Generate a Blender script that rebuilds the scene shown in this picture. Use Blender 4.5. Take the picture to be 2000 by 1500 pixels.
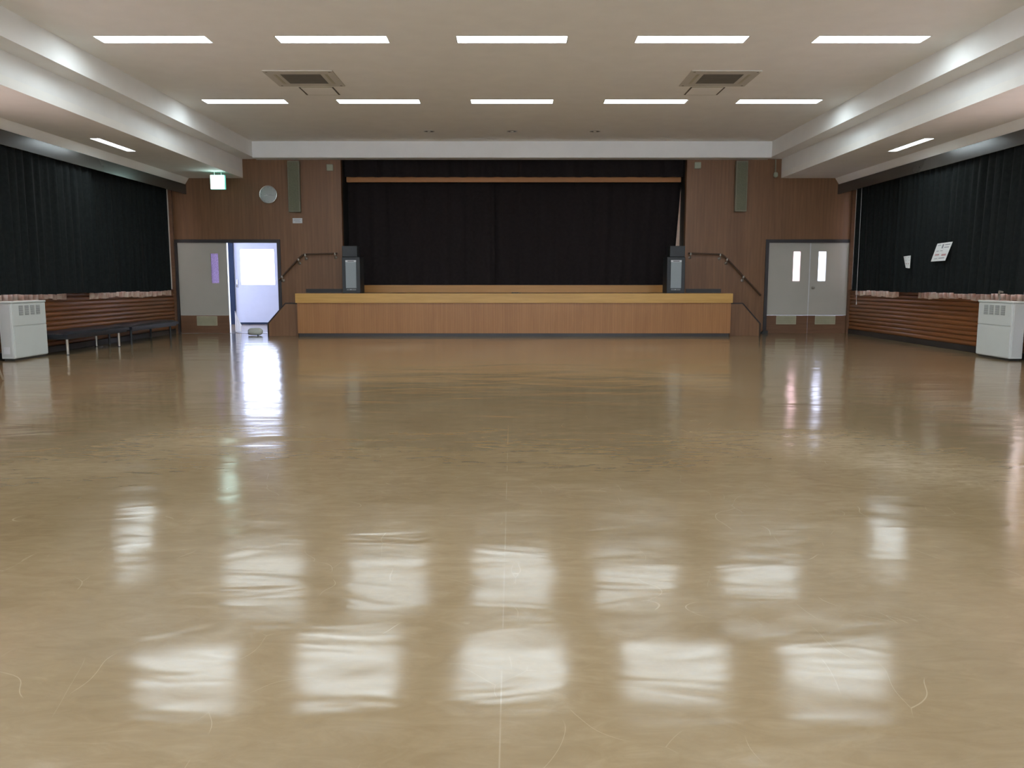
import bpy, bmesh, math, random
from mathutils import Vector, Matrix
random.seed(4)
D = bpy.data
for o in list(D.objects): D.objects.remove(o)
COL = bpy.context.scene.collection
sc = bpy.context.scene

# ------------------------------------------------------------- camera
F = 1610.0                       # focal length in pixels of the 2000 px frame
PITCH = math.radians(7.05)
HC = 1.135                       # eye height
cam = D.cameras.new('camera'); cam.sensor_width = 36; cam.sensor_fit = 'HORIZONTAL'
cam.lens = F / 2000 * 36; cam.clip_end = 200
co = D.objects.new('camera', cam); COL.objects.link(co)
co.location = (0, 0, HC); co.rotation_euler = (math.pi / 2 - PITCH, 0, 0)
sc.camera = co
# ------------------------------------------------------------- world + exposure
SKY_STRENGTH = 12.0
LAMP = 18.5
w = D.worlds.new('sky'); sc.world = w; w.use_nodes = True
bg = w.node_tree.nodes['Background']
bg.inputs[0].default_value = (0.62, 0.72, 1.0, 1); bg.inputs[1].default_value = SKY_STRENGTH
vs = sc.view_settings
vs.view_transform = 'Standard'; vs.look = 'None'; vs.gamma = 1; vs.use_curve_mapping = False
vs.exposure = 0.36

# room dimensions (metres, camera stands at the origin looking along +y)
XW = 7.5                # side walls
YB = 18.4               # stage wall
YN = -3.6               # wall behind the camera
ZC = 4.115              # main ceiling
X1, Z1 = 5.55, 3.79     # first step of the ceiling
X2, Z2 = 5.87, 3.385    # low side ceiling
YBEAM = 18.08

# ------------------------------------------------------------- geometry helpers
class MB:
    def __init__(s): s.v = []; s.f = []; s.smooth = []
    def add(s, vs_, fs, smooth=False):
        n = len(s.v); s.v += [Vector(p) for p in vs_]
        for f in fs: s.f.append([i + n for i in f]); s.smooth.append(smooth)
        return s
    def box(s, x0, x1, y0, y1, z0, z1):
        x0, x1 = sorted((x0, x1)); y0, y1 = sorted((y0, y1)); z0, z1 = sorted((z0, z1))
        return s.add([(x0,y0,z0),(x1,y0,z0),(x1,y1,z0),(x0,y1,z0),(x0,y0,z1),(x1,y0,z1),(x1,y1,z1),(x0,y1,z1)],
              [(0,3,2,1),(4,5,6,7),(0,1,5,4),(1,2,6,5),(2,3,7,6),(3,0,4,7)])
    def cyl(s, a, b, r, r2=None, n=16, cap=True):
        a = Vector(a); b = Vector(b); r2 = r if r2 is None else r2
        d = (b - a).normalized(); u = d.orthogonal().normalized(); v = d.cross(u)
        ring = [[c + (u*math.cos(2*math.pi*i/n) + v*math.sin(2*math.pi*i/n))*rr for i in range(n)] for c, rr in ((a, r), (b, r2))]
        s.add(ring[0] + ring[1], [(i, (i+1) % n, n+(i+1) % n, n+i) for i in range(n)], True)
        if cap:
            s.add(ring[0], [tuple(reversed(range(n)))]); s.add(ring[1], [tuple(range(n))])
        return s
    def tube(s, pts, r, n=10):
        pts = [Vector(p) for p in pts]; rings = []
        u = None
        for i, p in enumerate(pts):
            t = (pts[min(i+1, len(pts)-1)] - pts[max(i-1, 0)]).normalized()
            u = t.orthogonal().normalized() if u is None else (u - t*u.dot(t)).normalized()
            v = t.cross(u)
            rings += [p + (u*math.cos(2*math.pi*k/n) + v*math.sin(2*math.pi*k/n))*r for k in range(n)]
        fs = [(i*n+k, i*n+(k+1) % n, (i+1)*n+(k+1) % n, (i+1)*n+k) for i in range(len(pts)-1) for k in range(n)]
        s.add(rings, fs, True)
        s.add(rings[:n], [tuple(reversed(range(n)))]); s.add(rings[-n:], [tuple(range(n))])
        return s
    def lathe(s, c, axis, prof, n=32):
        # prof: list of (distance along axis, radius)
        c = Vector(c); d = Vector(axis).normalized(); u = d.orthogonal().normalized(); v = d.cross(u)
        vs_ = [c + d*h + (u*math.cos(2*math.pi*k/n) + v*math.sin(2*math.pi*k/n))*max(r, 1e-4) for h, r in prof for k in range(n)]
        fs = [(i*n+k, i*n+(k+1) % n, (i+1)*n+(k+1) % n, (i+1)*n+k) for i in range(len(prof)-1) for k in range(n)]
        return s.add(vs_, fs, True)
    def prism(s, poly, y0, y1):
        # poly in (x, z), extruded along y
        n = len(poly)
        vs_ = [(x, y0, z) for x, z in poly] + [(x, y1, z) for x, z in poly]
        fs = [tuple(range(n)), tuple(range(2*n-1, n-1, -1))] + [(i, i+n, (i+1) % n+n, (i+1) % n) for i in range(n)]
        return s.add(vs_, fs)
    def build(s, name, mat, parent=None, origin=None, bevel=0, seg=2):
        if origin is None and parent is None:
            xs = [p.x for p in s.v]; ys = [p.y for p in s.v]; zs = [p.z for p in s.v]
            origin = Vector(((min(xs)+max(xs))/2, (min(ys)+max(ys))/2, min(zs)))
        off = Vector(origin) if origin is not None else Vector((0, 0, 0))
        base = Vector((0, 0, 0)); q = parent
        while q is not None: base += q.location; q = q.parent
        me = D.meshes.new(name)
        if parent is not None: shift = base
        else: shift = off
        me.from_pydata([p - shift for p in s.v], [], s.f)
        for i, pl in enumerate(me.polygons): pl.use_smooth = s.smooth[i]
        bm = bmesh.new(); bm.from_mesh(me); bmesh.ops.recalc_face_normals(bm, faces=bm.faces); bm.to_mesh(me); bm.free()
        me.materials.append(mat)
        o = D.objects.new(name, me); COL.objects.link(o)
        if parent is not None: o.parent = parent
        else: o.location = shift
        if bevel:
            b = o.modifiers.new('bevel', 'BEVEL'); b.width = bevel; b.segments = seg; b.limit_method = 'ANGLE'
        return o

def thing(name, label, cat, loc, group=None):
    o = D.objects.new(name, None); COL.objects.link(o); o.location = loc; o.empty_display_size = .1
    o['label'] = label; o['category'] = cat
    if group: o['group'] = group
    return o
def tag(o, label, cat, group=None):
    o['label'] = label; o['category'] = cat
    if group: o['group'] = group
    return o
def struct(o):
    o['kind'] = 'structure'; return o
def sroot(name, loc):
    o = D.objects.new(name, None); COL.objects.link(o); o.location = loc; o['kind'] = 'structure'; return o
def copy_tree(o, parent=None):
    c = o.copy(); COL.objects.link(c); c.parent = parent
    for ch in [q for q in D.objects if q.parent == o]: copy_tree(ch, c)
    return c
def slab(us, vs_, solid, w0, w1, m, mb=None):
    """plate with rectangular holes: us/vs_ cut lines, solid(uc,vc), thickness w0..w1, m maps (u,v,w)->xyz"""
    mb = mb or MB(); us = sorted(set(us)); vs_ = sorted(set(vs_))
    nu, nv = len(us)-1, len(vs_)-1
    S = [[solid((us[i]+us[i+1])/2, (vs_[j]+vs_[j+1])/2) for j in range(nv)] for i in range(nu)]
    def ok(i, j): return 0 <= i < nu and 0 <= j < nv and S[i][j]
    for i in range(nu):
        for j in range(nv):
            if not S[i][j]: continue
            u0, u1, v0, v1 = us[i], us[i+1], vs_[j], vs_[j+1]
            q = lambda pts: mb.add([m(*p) for p in pts], [(0, 1, 2, 3)])
            q([(u0,v0,w0),(u1,v0,w0),(u1,v1,w0),(u0,v1,w0)])
            q([(u0,v0,w1),(u0,v1,w1),(u1,v1,w1),(u1,v0,w1)])
            if not ok(i-1, j): q([(u0,v0,w0),(u0,v1,w0),(u0,v1,w1),(u0,v0,w1)])
            if not ok(i+1, j): q([(u1,v0,w0),(u1,v0,w1),(u1,v1,w1),(u1,v1,w0)])
            if not ok(i, j-1): q([(u0,v0,w0),(u0,v0,w1),(u1,v0,w1),(u1,v0,w0)])
            if not ok(i, j+1): q([(u0,v1,w0),(u1,v1,w0),(u1,v1,w1),(u0,v1,w1)])
    return mb
def slab_build(mb, name, mat, parent=None):
    # merge doubles so that the faces share their edges
    o = mb.build(name, mat, parent)
    bm = bmesh.new(); bm.from_mesh(o.data); bmesh.ops.remove_doubles(bm, verts=bm.verts, dist=1e-5)
    bmesh.ops.recalc_face_normals(bm, faces=bm.faces); bm.to_mesh(o.data); bm.free()
    return o
def holes(rects, outer):
    us = [outer[0], outer[1]] + [r[0] for r in rects] + [r[1] for r in rects]
    vs_ = [outer[2], outer[3]] + [r[2] for r in rects] + [r[3] for r in rects]
    return us, vs_, lambda u, v: not any(r[0] < u < r[1] and r[2] < v < r[3] for r in rects)

# ------------------------------------------------------------- materials
def new_mat(name):
    m = D.materials.new(name); m.use_nodes = True
    nt = m.node_tree; return m, nt, nt.nodes['Principled BSDF']
def N(nt, t, **kw):
    n = nt.nodes.new(t)
    for k, v in kw.items(): setattr(n, k, v)
    return n
def L(nt, a, b): nt.links.new(a, b)
def noise(nt, vec, scale, detail=3, rough=.5, dist=0):
    n = N(nt, 'ShaderNodeTexNoise'); n.inputs['Scale'].default_value = scale; n.inputs['Detail'].default_value = detail
    n.inputs['Roughness'].default_value = rough; n.inputs['Distortion'].default_value = dist
    L(nt, vec, n.inputs['Vector']); return n.outputs['Fac']
def mapping(nt, src, scale=(1,1,1), loc=(0,0,0), rot=(0,0,0)):
    mp = N(nt, 'ShaderNodeMapping'); mp.inputs['Scale'].default_value = scale
    mp.inputs['Location'].default_value = loc; mp.inputs['Rotation'].default_value = rot
    L(nt, src, mp.inputs['Vector']); return mp.outputs['Vector']
def pos(nt): return N(nt, 'ShaderNodeNewGeometry').outputs['Position']
def objc(nt): return N(nt, 'ShaderNodeTexCoord').outputs['Object']
def ramp(nt, fac, stops):
    r = N(nt, 'ShaderNodeValToRGB'); e = r.color_ramp.elements
    while len(e) < len(stops): e.new(.5)
    for k, (p, c) in enumerate(stops):
        e[k].position = p; e[k].color = (c[0], c[1], c[2], 1) if hasattr(c, '__len__') else (c, c, c, 1)
    L(nt, fac, r.inputs['Fac']); return r.outputs['Color']
def math_(nt, op, a, b=None, clamp=False):
    m = N(nt, 'ShaderNodeMath', operation=op, use_clamp=clamp)
    for i, x in enumerate((a, b)):
        if x is None: continue
        if isinstance(x, (int, float)): m.inputs[i].default_value = x
        else: L(nt, x, m.inputs[i])
    return m.outputs[0]
def mixc(nt, fac, a, b, mode='MIX'):
    m = N(nt, 'ShaderNodeMix', data_type='RGBA', blend_type=mode)
    for s, x in ((0, fac), (6, a), (7, b)):
        if isinstance(x, (int, float)): m.inputs[s].default_value = x
        elif isinstance(x, tuple): m.inputs[s].default_value = (x[0], x[1], x[2], 1)
        else: L(nt, x, m.inputs[s])
    return m.outputs[2]
def bump(nt, bsdf, h, strength=.3, dist=.01):
    b = N(nt, 'ShaderNodeBump'); b.inputs['Strength'].default_value = strength; b.inputs['Distance'].default_value = dist
    L(nt, h, b.inputs['Height']); L(nt, b.outputs['Normal'], bsdf.inputs['Normal'])

def plain(name, col, rough=.5, metal=0, var=.08, scale=6, spec=.5, bmp=0):
    m, nt, b = new_mat(name)
    f = noise(nt, objc(nt), scale, 4)
    c = ramp(nt, f, [(.3, tuple(x*(1-var) for x in col)), (.7, tuple(min(1, x*(1+var)) for x in col))])
    L(nt, c, b.inputs['Base Color']); b.inputs['Roughness'].default_value = rough; b.inputs['Metallic'].default_value = metal
    b.inputs['Specular IOR Level'].default_value = spec
    if bmp: bump(nt, b, noise(nt, objc(nt), 60, 3), bmp, .004)
    return m
def wood(name, a, b_, axis='z', rough=.4, groove=None, gaxis='x', spec=.4, gs=1.0):
    """grain along axis; groove = spacing in metres of fine grooves across gaxis"""
    m, nt, b = new_mat(name); p = pos(nt)
    sc_ = {'x': (1.2, 22, 22), 'y': (22, 1.2, 22), 'z': (22, 22, 1.2)}[axis]
    g = noise(nt, mapping(nt, p, tuple(s*gs for s in sc_)), 1.0, 6, .6, .6)
    big = noise(nt, mapping(nt, p, tuple(.12*s for s in sc_)), 1.0, 3)
    f = math_(nt, 'ADD', math_(nt, 'MULTIPLY', g, .6), math_(nt, 'MULTIPLY', big, .4))
    c = ramp(nt, f, [(.34, a), (.66, b_)])
    if groove:
        sx = N(nt, 'ShaderNodeSeparateXYZ'); L(nt, p, sx.inputs[0])
        fr = math_(nt, 'FRACT', math_(nt, 'DIVIDE', sx.outputs['xyz'.index(gaxis)], groove))
        ln = math_(nt, 'LESS_THAN', fr, .1)
        c = mixc(nt, math_(nt, 'MULTIPLY', ln, .28), c, tuple(x*.35 for x in a))
        wn = N(nt, 'ShaderNodeTexWhiteNoise', noise_dimensions='1D')
        L(nt, math_(nt, 'FLOOR', math_(nt, 'DIVIDE', sx.outputs['xyz'.index(gaxis)], groove)), wn.inputs['W'])
        c = mixc(nt, .08, c, mixc(nt, 1.0, c, ramp(nt, wn.outputs['Value'], [(0, .55), (1, 1.3)]), 'MULTIPLY'))
    L(nt, c, b.inputs['Base Color']); b.inputs['Roughness'].default_value = rough
    b.inputs['Specular IOR Level'].default_value = spec
    bump(nt, b, g, .12, .002)
    return m
def emit(name, col, s):
    m, nt, b = new_mat(name)
    b.inputs['Base Color'].default_value = (.8, .8, .8, 1)
    b.inputs['Emission Color'].default_value = (*col, 1); b.inputs['Emission Strength'].default_value = s
    return m
def cloth(name, a, b_, trans=0.0, rough=.9, scale=30, sheen=.0):
    m, nt, b = new_mat(name)
    f = noise(nt, objc(nt), scale, 3); c = ramp(nt, f, [(.35, a), (.65, b_)])
    L(nt, c, b.inputs['Base Color']); b.inputs['Roughness'].default_value = rough
    b.inputs['Specular IOR Level'].default_value = .2
    b.inputs['Sheen Weight'].default_value = sheen
    if trans:
        t = N(nt, 'ShaderNodeBsdfTranslucent'); L(nt, c, t.inputs['Color'])
        mx = N(nt, 'ShaderNodeMixShader'); mx.inputs[0].default_value = trans
        L(nt, b.outputs[0], mx.inputs[1]); L(nt, t.outputs[0], mx.inputs[2])
        L(nt, mx.outputs[0], nt.nodes['Material Output'].inputs['Surface'])
    return m
def glass(name, col=(1, 1, 1), rough=.0):
    m, nt, b = new_mat(name)
    t = N(nt, 'ShaderNodeBsdfTransparent'); t.inputs[0].default_value = (*col, 1)
    g = N(nt, 'ShaderNodeBsdfGlossy'); g.inputs['Roughness'].default_value = .03
    mx = N(nt, 'ShaderNodeMixShader'); mx.inputs[0].default_value = .06
    L(nt, t.outputs[0], mx.inputs[1]); L(nt, g.outputs[0], mx.inputs[2])
    L(nt, mx.outputs[0], nt.nodes['Material Output'].inputs['Surface'])
    return m

def floor_mat():
    m, nt, b = new_mat('waxed_vinyl_floor'); p = pos(nt)
    # base colour: tan sheet vinyl with faint scuffs
    n1 = noise(nt, mapping(nt, p, (1.0, .6, 1)), .9, 5, .6, .4)
    n2 = noise(nt, mapping(nt, p, (3, 8, 1), rot=(0, 0, .5)), 1.6, 7, .7, 1.2)
    f = math_(nt, 'ADD', math_(nt, 'MULTIPLY', n1, .55), math_(nt, 'MULTIPLY', n2, .45))
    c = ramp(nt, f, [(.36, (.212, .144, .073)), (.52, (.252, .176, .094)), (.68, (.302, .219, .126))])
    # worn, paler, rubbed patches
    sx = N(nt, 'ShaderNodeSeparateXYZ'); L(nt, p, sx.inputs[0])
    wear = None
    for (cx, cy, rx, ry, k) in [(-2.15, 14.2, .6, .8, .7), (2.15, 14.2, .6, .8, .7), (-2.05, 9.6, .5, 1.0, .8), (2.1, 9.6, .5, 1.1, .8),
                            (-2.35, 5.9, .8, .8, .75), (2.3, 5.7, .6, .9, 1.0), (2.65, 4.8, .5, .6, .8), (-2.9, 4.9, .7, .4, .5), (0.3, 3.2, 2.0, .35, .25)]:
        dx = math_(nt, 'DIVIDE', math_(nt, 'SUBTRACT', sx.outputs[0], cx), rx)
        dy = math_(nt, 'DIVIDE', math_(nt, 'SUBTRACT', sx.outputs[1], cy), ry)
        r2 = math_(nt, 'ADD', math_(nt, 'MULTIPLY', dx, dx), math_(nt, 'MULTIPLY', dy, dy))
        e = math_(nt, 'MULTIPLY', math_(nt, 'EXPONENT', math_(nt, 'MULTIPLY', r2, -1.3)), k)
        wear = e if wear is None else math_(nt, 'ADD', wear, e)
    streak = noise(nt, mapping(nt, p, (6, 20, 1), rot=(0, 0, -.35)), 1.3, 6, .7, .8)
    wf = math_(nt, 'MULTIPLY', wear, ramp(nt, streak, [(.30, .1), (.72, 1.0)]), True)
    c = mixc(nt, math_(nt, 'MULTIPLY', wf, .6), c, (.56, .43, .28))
    # long thin scratches
    def scratches(scale, off, th, msk):
        v = N(nt, 'ShaderNodeTexVoronoi', feature='DISTANCE_TO_EDGE'); v.inputs['Scale'].default_value = scale
        warp = N(nt, 'ShaderNodeTexNoise'); warp.inputs['Scale'].default_value = 1.1; L(nt, p, warp.inputs['Vector'])
        vm = N(nt, 'ShaderNodeVectorMath', operation='ADD'); L(nt, mapping(nt, p, (1, .45, 1), off), vm.inputs[0]); L(nt, warp.outputs['Color'], vm.inputs[1])
        L(nt, vm.outputs[0], v.inputs['Vector'])
        k = math_(nt, 'LESS_THAN', v.outputs['Distance'], th)
        mm = ramp(nt, noise(nt, mapping(nt, p, (1, 1, 1), off), 2.3, 2), [(msk, 0), (msk+.04, 1)])
        return math_(nt, 'MULTIPLY', k, mm)
    s1 = math_(nt, 'ADD', scratches(1.7, (3, 1, 0), .0016, .56), scratches(3.1, (7, 5, 0), .0022, .58), True)
    c = mixc(nt, math_(nt, 'MULTIPLY', s1, .26), c, (.55, .45, .30))
    # sheet seams
    def line(comp, at, wd):
        return math_(nt, 'LESS_THAN', math_(nt, 'ABSOLUTE', math_(nt, 'SUBTRACT', sx.outputs[comp], at)), wd)
    seam = math_(nt, 'ADD', line(0, -.03, .002), math_(nt, 'ADD', line(1, 7.8, .006), line(1, 3.93, .003)), True)
    brk = ramp(nt, noise(nt, p, 3.5, 3), [(.42, 0), (.55, 1)])
    c = mixc(nt, math_(nt, 'MULTIPLY', math_(nt, 'MULTIPLY', seam, brk), .15), c, (.6, .52, .38))
    L(nt, c, b.inputs['Base Color'])
    rr = math_(nt, 'ADD', math_(nt, 'MULTIPLY', n2, .10), math_(nt, 'MULTIPLY', wf, .05))
    L(nt, math_(nt, 'ADD', rr, .092), b.inputs['Roughness'])
    b.inputs['Specular IOR Level'].default_value = .6
    # the sheet lies in long low waves
    w1 = noise(nt, mapping(nt, p, (.75, 1.5, 1), rot=(0, 0, .12)), 1.0, 1, .4, .5)
    w2 = noise(nt, mapping(nt, p, (1.5, 3.4, 1), rot=(0, 0, -.35)), 1.0, 2, .45, 1.0)
    w3 = noise(nt, p, 38, 2)
    h = math_(nt, 'ADD', math_(nt, 'MULTIPLY', w1, 1.0), math_(nt, 'ADD', math_(nt, 'MULTIPLY', w2, .30), math_(nt, 'MULTIPLY', w3, .004)))
    bump(nt, b, h, 1.0, .0105)
    return m

M = dict(
    floor=floor_mat(),
    ceiling=plain('ceiling_paint', (.93, .91, .86), .75, 0, .02, 3, .2),
    white_paint=plain('white_paint', (.90, .89, .86), .7, 0, .02, 3, .25),
    wall_wood=wood('stage_wall_plywood', (.165, .078, .035), (.235, .117, .053), 'z', .42, .075, 'x', .4),
    dark_wood=wood('dark_trim_wood', (.020, .013, .010), (.035, .022, .016), 'z', .4),
    stage_front=wood('stage_front_panel', (.31, .132, .042), (.39, .18, .06), 'z', .4, .05, 'x'),
    fascia=wood('stage_edge_oak', (.46, .25, .058), (.60, .34, .09), 'x', .35),
    deck=wood('stage_deck_boards', (.27, .13, .05), (.36, .19, .08), 'x', .35, .09, 'y'),
    riser=wood('riser_board', (.42, .20, .05), (.52, .26, .07), 'x', .4),
    batten=wood('orange_batten', (.36, .15, .04), (.44, .19, .055), 'x', .5),
    boards=wood('varnished_boards', (.15, .052, .016), (.28, .105, .034), 'y', .28, None, 'x', .5),
    kick=plain('dark_skirting', (.030, .026, .024), .45),
    black=plain('black_plastic', (.020, .022, .022), .45),
    speaker_box=plain('speaker_cabinet_black', (.022, .025, .027), .5),
    grille=plain('speaker_grille_grey', (.26, .29, .30), .55, 0, .06, 80),
    badge=plain('pale_badge', (.62, .62, .62), .4),
    badge_dark=plain('badge_print', (.08, .08, .08), .5),
    door=plain('door_enamel_beige', (.45, .42, .36), .42, 0, .03, 2),
    door_kick=wood('door_kick_panel', (.14, .068, .035), (.20, .10, .052), 'x', .45),
    vent=plain('vent_beige', (.34, .31, .20), .5),
    vent_edge=plain('vent_edge', (.44, .41, .28), .45),
    lobby_frame=plain('lobby_frame_blue_black', (.018, .026, .05), .7, 0, .05, 3, .1),
    door_frame=plain('door_frame_dark', (.035, .030, .030), .4),
    heater=plain('heater_enamel', (.60, .62, .585), .38, 0, .015, 3),
    heater_side=plain('heater_side_panel', (.52, .53, .50), .42, 0, .015, 3),
    slot=plain('dark_slots', (.16, .17, .17), .6),
    vinyl=plain('black_vinyl_upholstery', (.008, .010, .015), .34, 0, .1, 5, .4, .8),
    steel=plain('brushed_steel_leg', (.42, .38, .32), .35, .7),
    chrome=plain('chrome', (.75, .75, .72), .18, 1),
    column=plain('column_speaker_cloth', (.150, .150, .095), .75, 0, .12, 40),
    column_edge=plain('column_speaker_frame', (.21, .20, .14), .5),
    switch=plain('pale_green_plastic', (.34, .36, .26), .5),
    clock_face=plain('clock_face', (.40, .43, .41), .12, 0, .03, 4, .8),
    rail=wood('handrail_wood', (.055, .028, .014), (.09, .046, .022), 'x', .4),
    paper=plain('white_paper', (.86, .88, .87), .7, 0, .05, 30),
    ink=plain('grey_print', (.28, .28, .31), .8),
    ink_red=plain('red_print', (.58, .34, .34), .8),
    pelmet=plain('pelmet_board', (.055, .050, .044), .27, 0, .05, 3, .7),
    blackout=cloth('blackout_cloth', (.0060, .0080, .0080), (.0100, .0125, .0120), 0, .85, 20, .0),
    lace=cloth('pale_patterned_curtain', (.70, .44, .31), (.90, .76, .60), .34, .9, 9),
    stage_curtain=cloth('maroon_black_velvet', (.0155, .0115, .0115), (.019, .0145, .0142), 0, .9, 15),
    cream=cloth('pink_cream_curtain', (.80, .58, .46), (.88, .68, .54), .1, .9, 8),
    lamp=emit('fluorescent_glow', (.80, .93, 1.0), LAMP),
    exit_w=emit('exit_sign_white', (.72, 1.0, .95), 5.5),
    exit_g=emit('exit_sign_green', (.02, .55, .42), .8),
    pane=glass('window_glass'), tinted_pane=glass('tinted_window_glass', (.88, .87, .80)),  # tint trims the daylight of the added windows behind the camera
    frost=cloth('frosted_pane', (.42, .34, .50), (.74, .64, .82), .85, .3, 60),
    frost_pink=cloth('pink_lit_pane', (.80, .60, .54), (.86, .68, .62), .97, .3, 3),
    frost_white=cloth('white_lit_pane', (.80, .78, .78), (.86, .84, .84), .97, .3, 3),
    outdoor_door=plain('entrance_door_paint', (.40, .40, .48), .5, 0, .02),
    ac=plain('air_conditioner_plastic', (.60, .57, .51), .75, 0, .02, 4, .1),
    ac_grille=plain('air_conditioner_grille', (.20, .18, .14), .6),
    line=plain('dark_joint', (.12, .10, .08), .7),
    blue=plain('blue_vinyl', (.035, .06, .085), .5),
    bundle=plain('off_white_foam', (.55, .56, .50), .6),
)

def pt(px, py, Y):
    """point on the vertical plane y=Y seen at that place of the photograph"""
    u = (px - 1000) / F; v = (750 - py) / F
    c, s = math.cos(PITCH), math.sin(PITCH)
    t = Y / (c + v * s)
    return Vector((u * t, Y, HC + t * (-s + v * c)))
def ptx(px, py, X):
    u = (px - 1000) / F; v = (750 - py) / F
    c, s = math.cos(PITCH), math.sin(PITCH)
    t = X / u
    return Vector((X, t * (c + v * s), HC + t * (-s + v * c)))

# ------------------------------------------------------------- floor, ceiling
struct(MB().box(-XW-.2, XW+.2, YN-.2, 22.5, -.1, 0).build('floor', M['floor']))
LX = [-4.44, -2.22, 0, 2.22, 4.44]
LY = [14.2, 10.66, 7.1, 3.55, 0]  # last three rows are out of view, added to light the hall
LHX, LHY = .695, .155
SLX, SLY = 6.6, [14.05, 6.75, -.55]  # only the first is in view, the others are added for light
SHX, SHY = .085, .66
rects = [(x-LHX, x+LHX, y-LHY, y+LHY) for x in LX for y in LY]
us, vs_, ok = holes(rects, (-X1, X1, YN, YBEAM))
struct(slab_build(slab(us, vs_, ok, ZC, ZC+.1, lambda u, v, w_: (u, v, w_)), 'ceiling', M['ceiling']))
for k, s in enumerate((-1, 1)):
    # stepped beams down to the low side ceilings
    a = MB().box(s*X1, s*X2, YN, YB, Z1, ZC+.1)
    struct(a.build('trim_%d' % (1+k), M['white_paint']))
    rects = [(min(s*SLX-SHX, s*SLX+SHX), max(s*SLX-SHX, s*SLX+SHX), y-SHY, y+SHY) for y in SLY]
    us, vs_, ok = holes(rects, (min(s*X2, s*XW), max(s*X2, s*XW), YN, YB))
    struct(slab_build(slab(us, vs_, ok, Z2, Z2+.12, lambda u, v, w_: (u, v, w_)), 'ceiling_%s' % ('left', 'right')[k], M['ceiling']))
    struct(MB().box(s*X2, s*(X2+.05), YN, YB, Z2+.12, ZC+.1).build('trim_%d' % (3+k), M['white_paint']))
struct(MB().box(-X1, X1, YBEAM, YB, 3.775, ZC+.1).build('trim_5', M['white_paint']))
struct(MB().box(-XW-.2, XW+.2, YN-.2, 22.6, ZC+.35, ZC+.5).build('ceiling_light_seal', M['white_paint']))  # unseen slab added over everything to seal out sky light

# ------------------------------------------------------------- walls
DL = (pt(345, 474, YB).x, pt(541, 474, YB).x)     # left doorway
DR = (pt(1502, 474, YB).x, pt(1660, 474, YB).x)   # right doorway
DZ = pt(400, 474, YB).z
OP = (pt(667, 400, YB).x, pt(1340, 400, YB).x)
us, vs_, ok = holes([(DL[0], DL[1], 0, DZ), (DR[0], DR[1], 0, DZ), (OP[0], OP[1], .5, 3.9)], (-XW, XW, 0, ZC+.35))
struct(slab_build(slab(us, vs_, ok, YB, YB+.15, lambda u, v, w_: (u, w_, v)), 'wall_back', M['wall_wood']))
ADDED_WINS = [(-6.6, -3.6), (-3.2, -.2), (.2, 3.2), (3.6, 6.6)]  # unseen windows added behind the camera to brighten the ceiling
us, vs_, ok = holes([(a, b, .8, 3.2) for a, b in ADDED_WINS], (-XW-.2, XW+.2, 0, ZC+.35))
struct(slab_build(slab(us, vs_, ok, YN-.2, YN, lambda u, v, w_: (u, w_, v)), 'wall_near', M['white_paint']))
for k, (a, b) in enumerate(ADDED_WINS):
    r = sroot('window_%d' % (9+k), ((a+b)/2, YN-.1, .8)); fr = MB()
    for (xa, xb, za, zb) in [(a, b, .8, .86), (a, b, 3.14, 3.2), (a, a+.06, .86, 3.14), (b-.06, b, .86, 3.14), ((a+b)/2-.03, (a+b)/2+.03, .86, 3.14)]:
        fr.box(xa, xb, YN-.14, YN-.08, za, zb)
    fr.build('window_frame', M['steel'], r)
    MB().box(a+.06, b-.06, YN-.115, YN-.108, .86, 3.14).build('window_pane', M['tinted_pane'], r)
WINS = {-1: [(5.2, 7.9), (8.5, 11.2), (11.7, 13.6), (14.85, 17.7)], 1: [(5.2, 7.9), (8.5, 11.2), (11.8, 15.0), (16.1, 17.7)]}
WZ0, WZ1 = .98, 3.0
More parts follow.
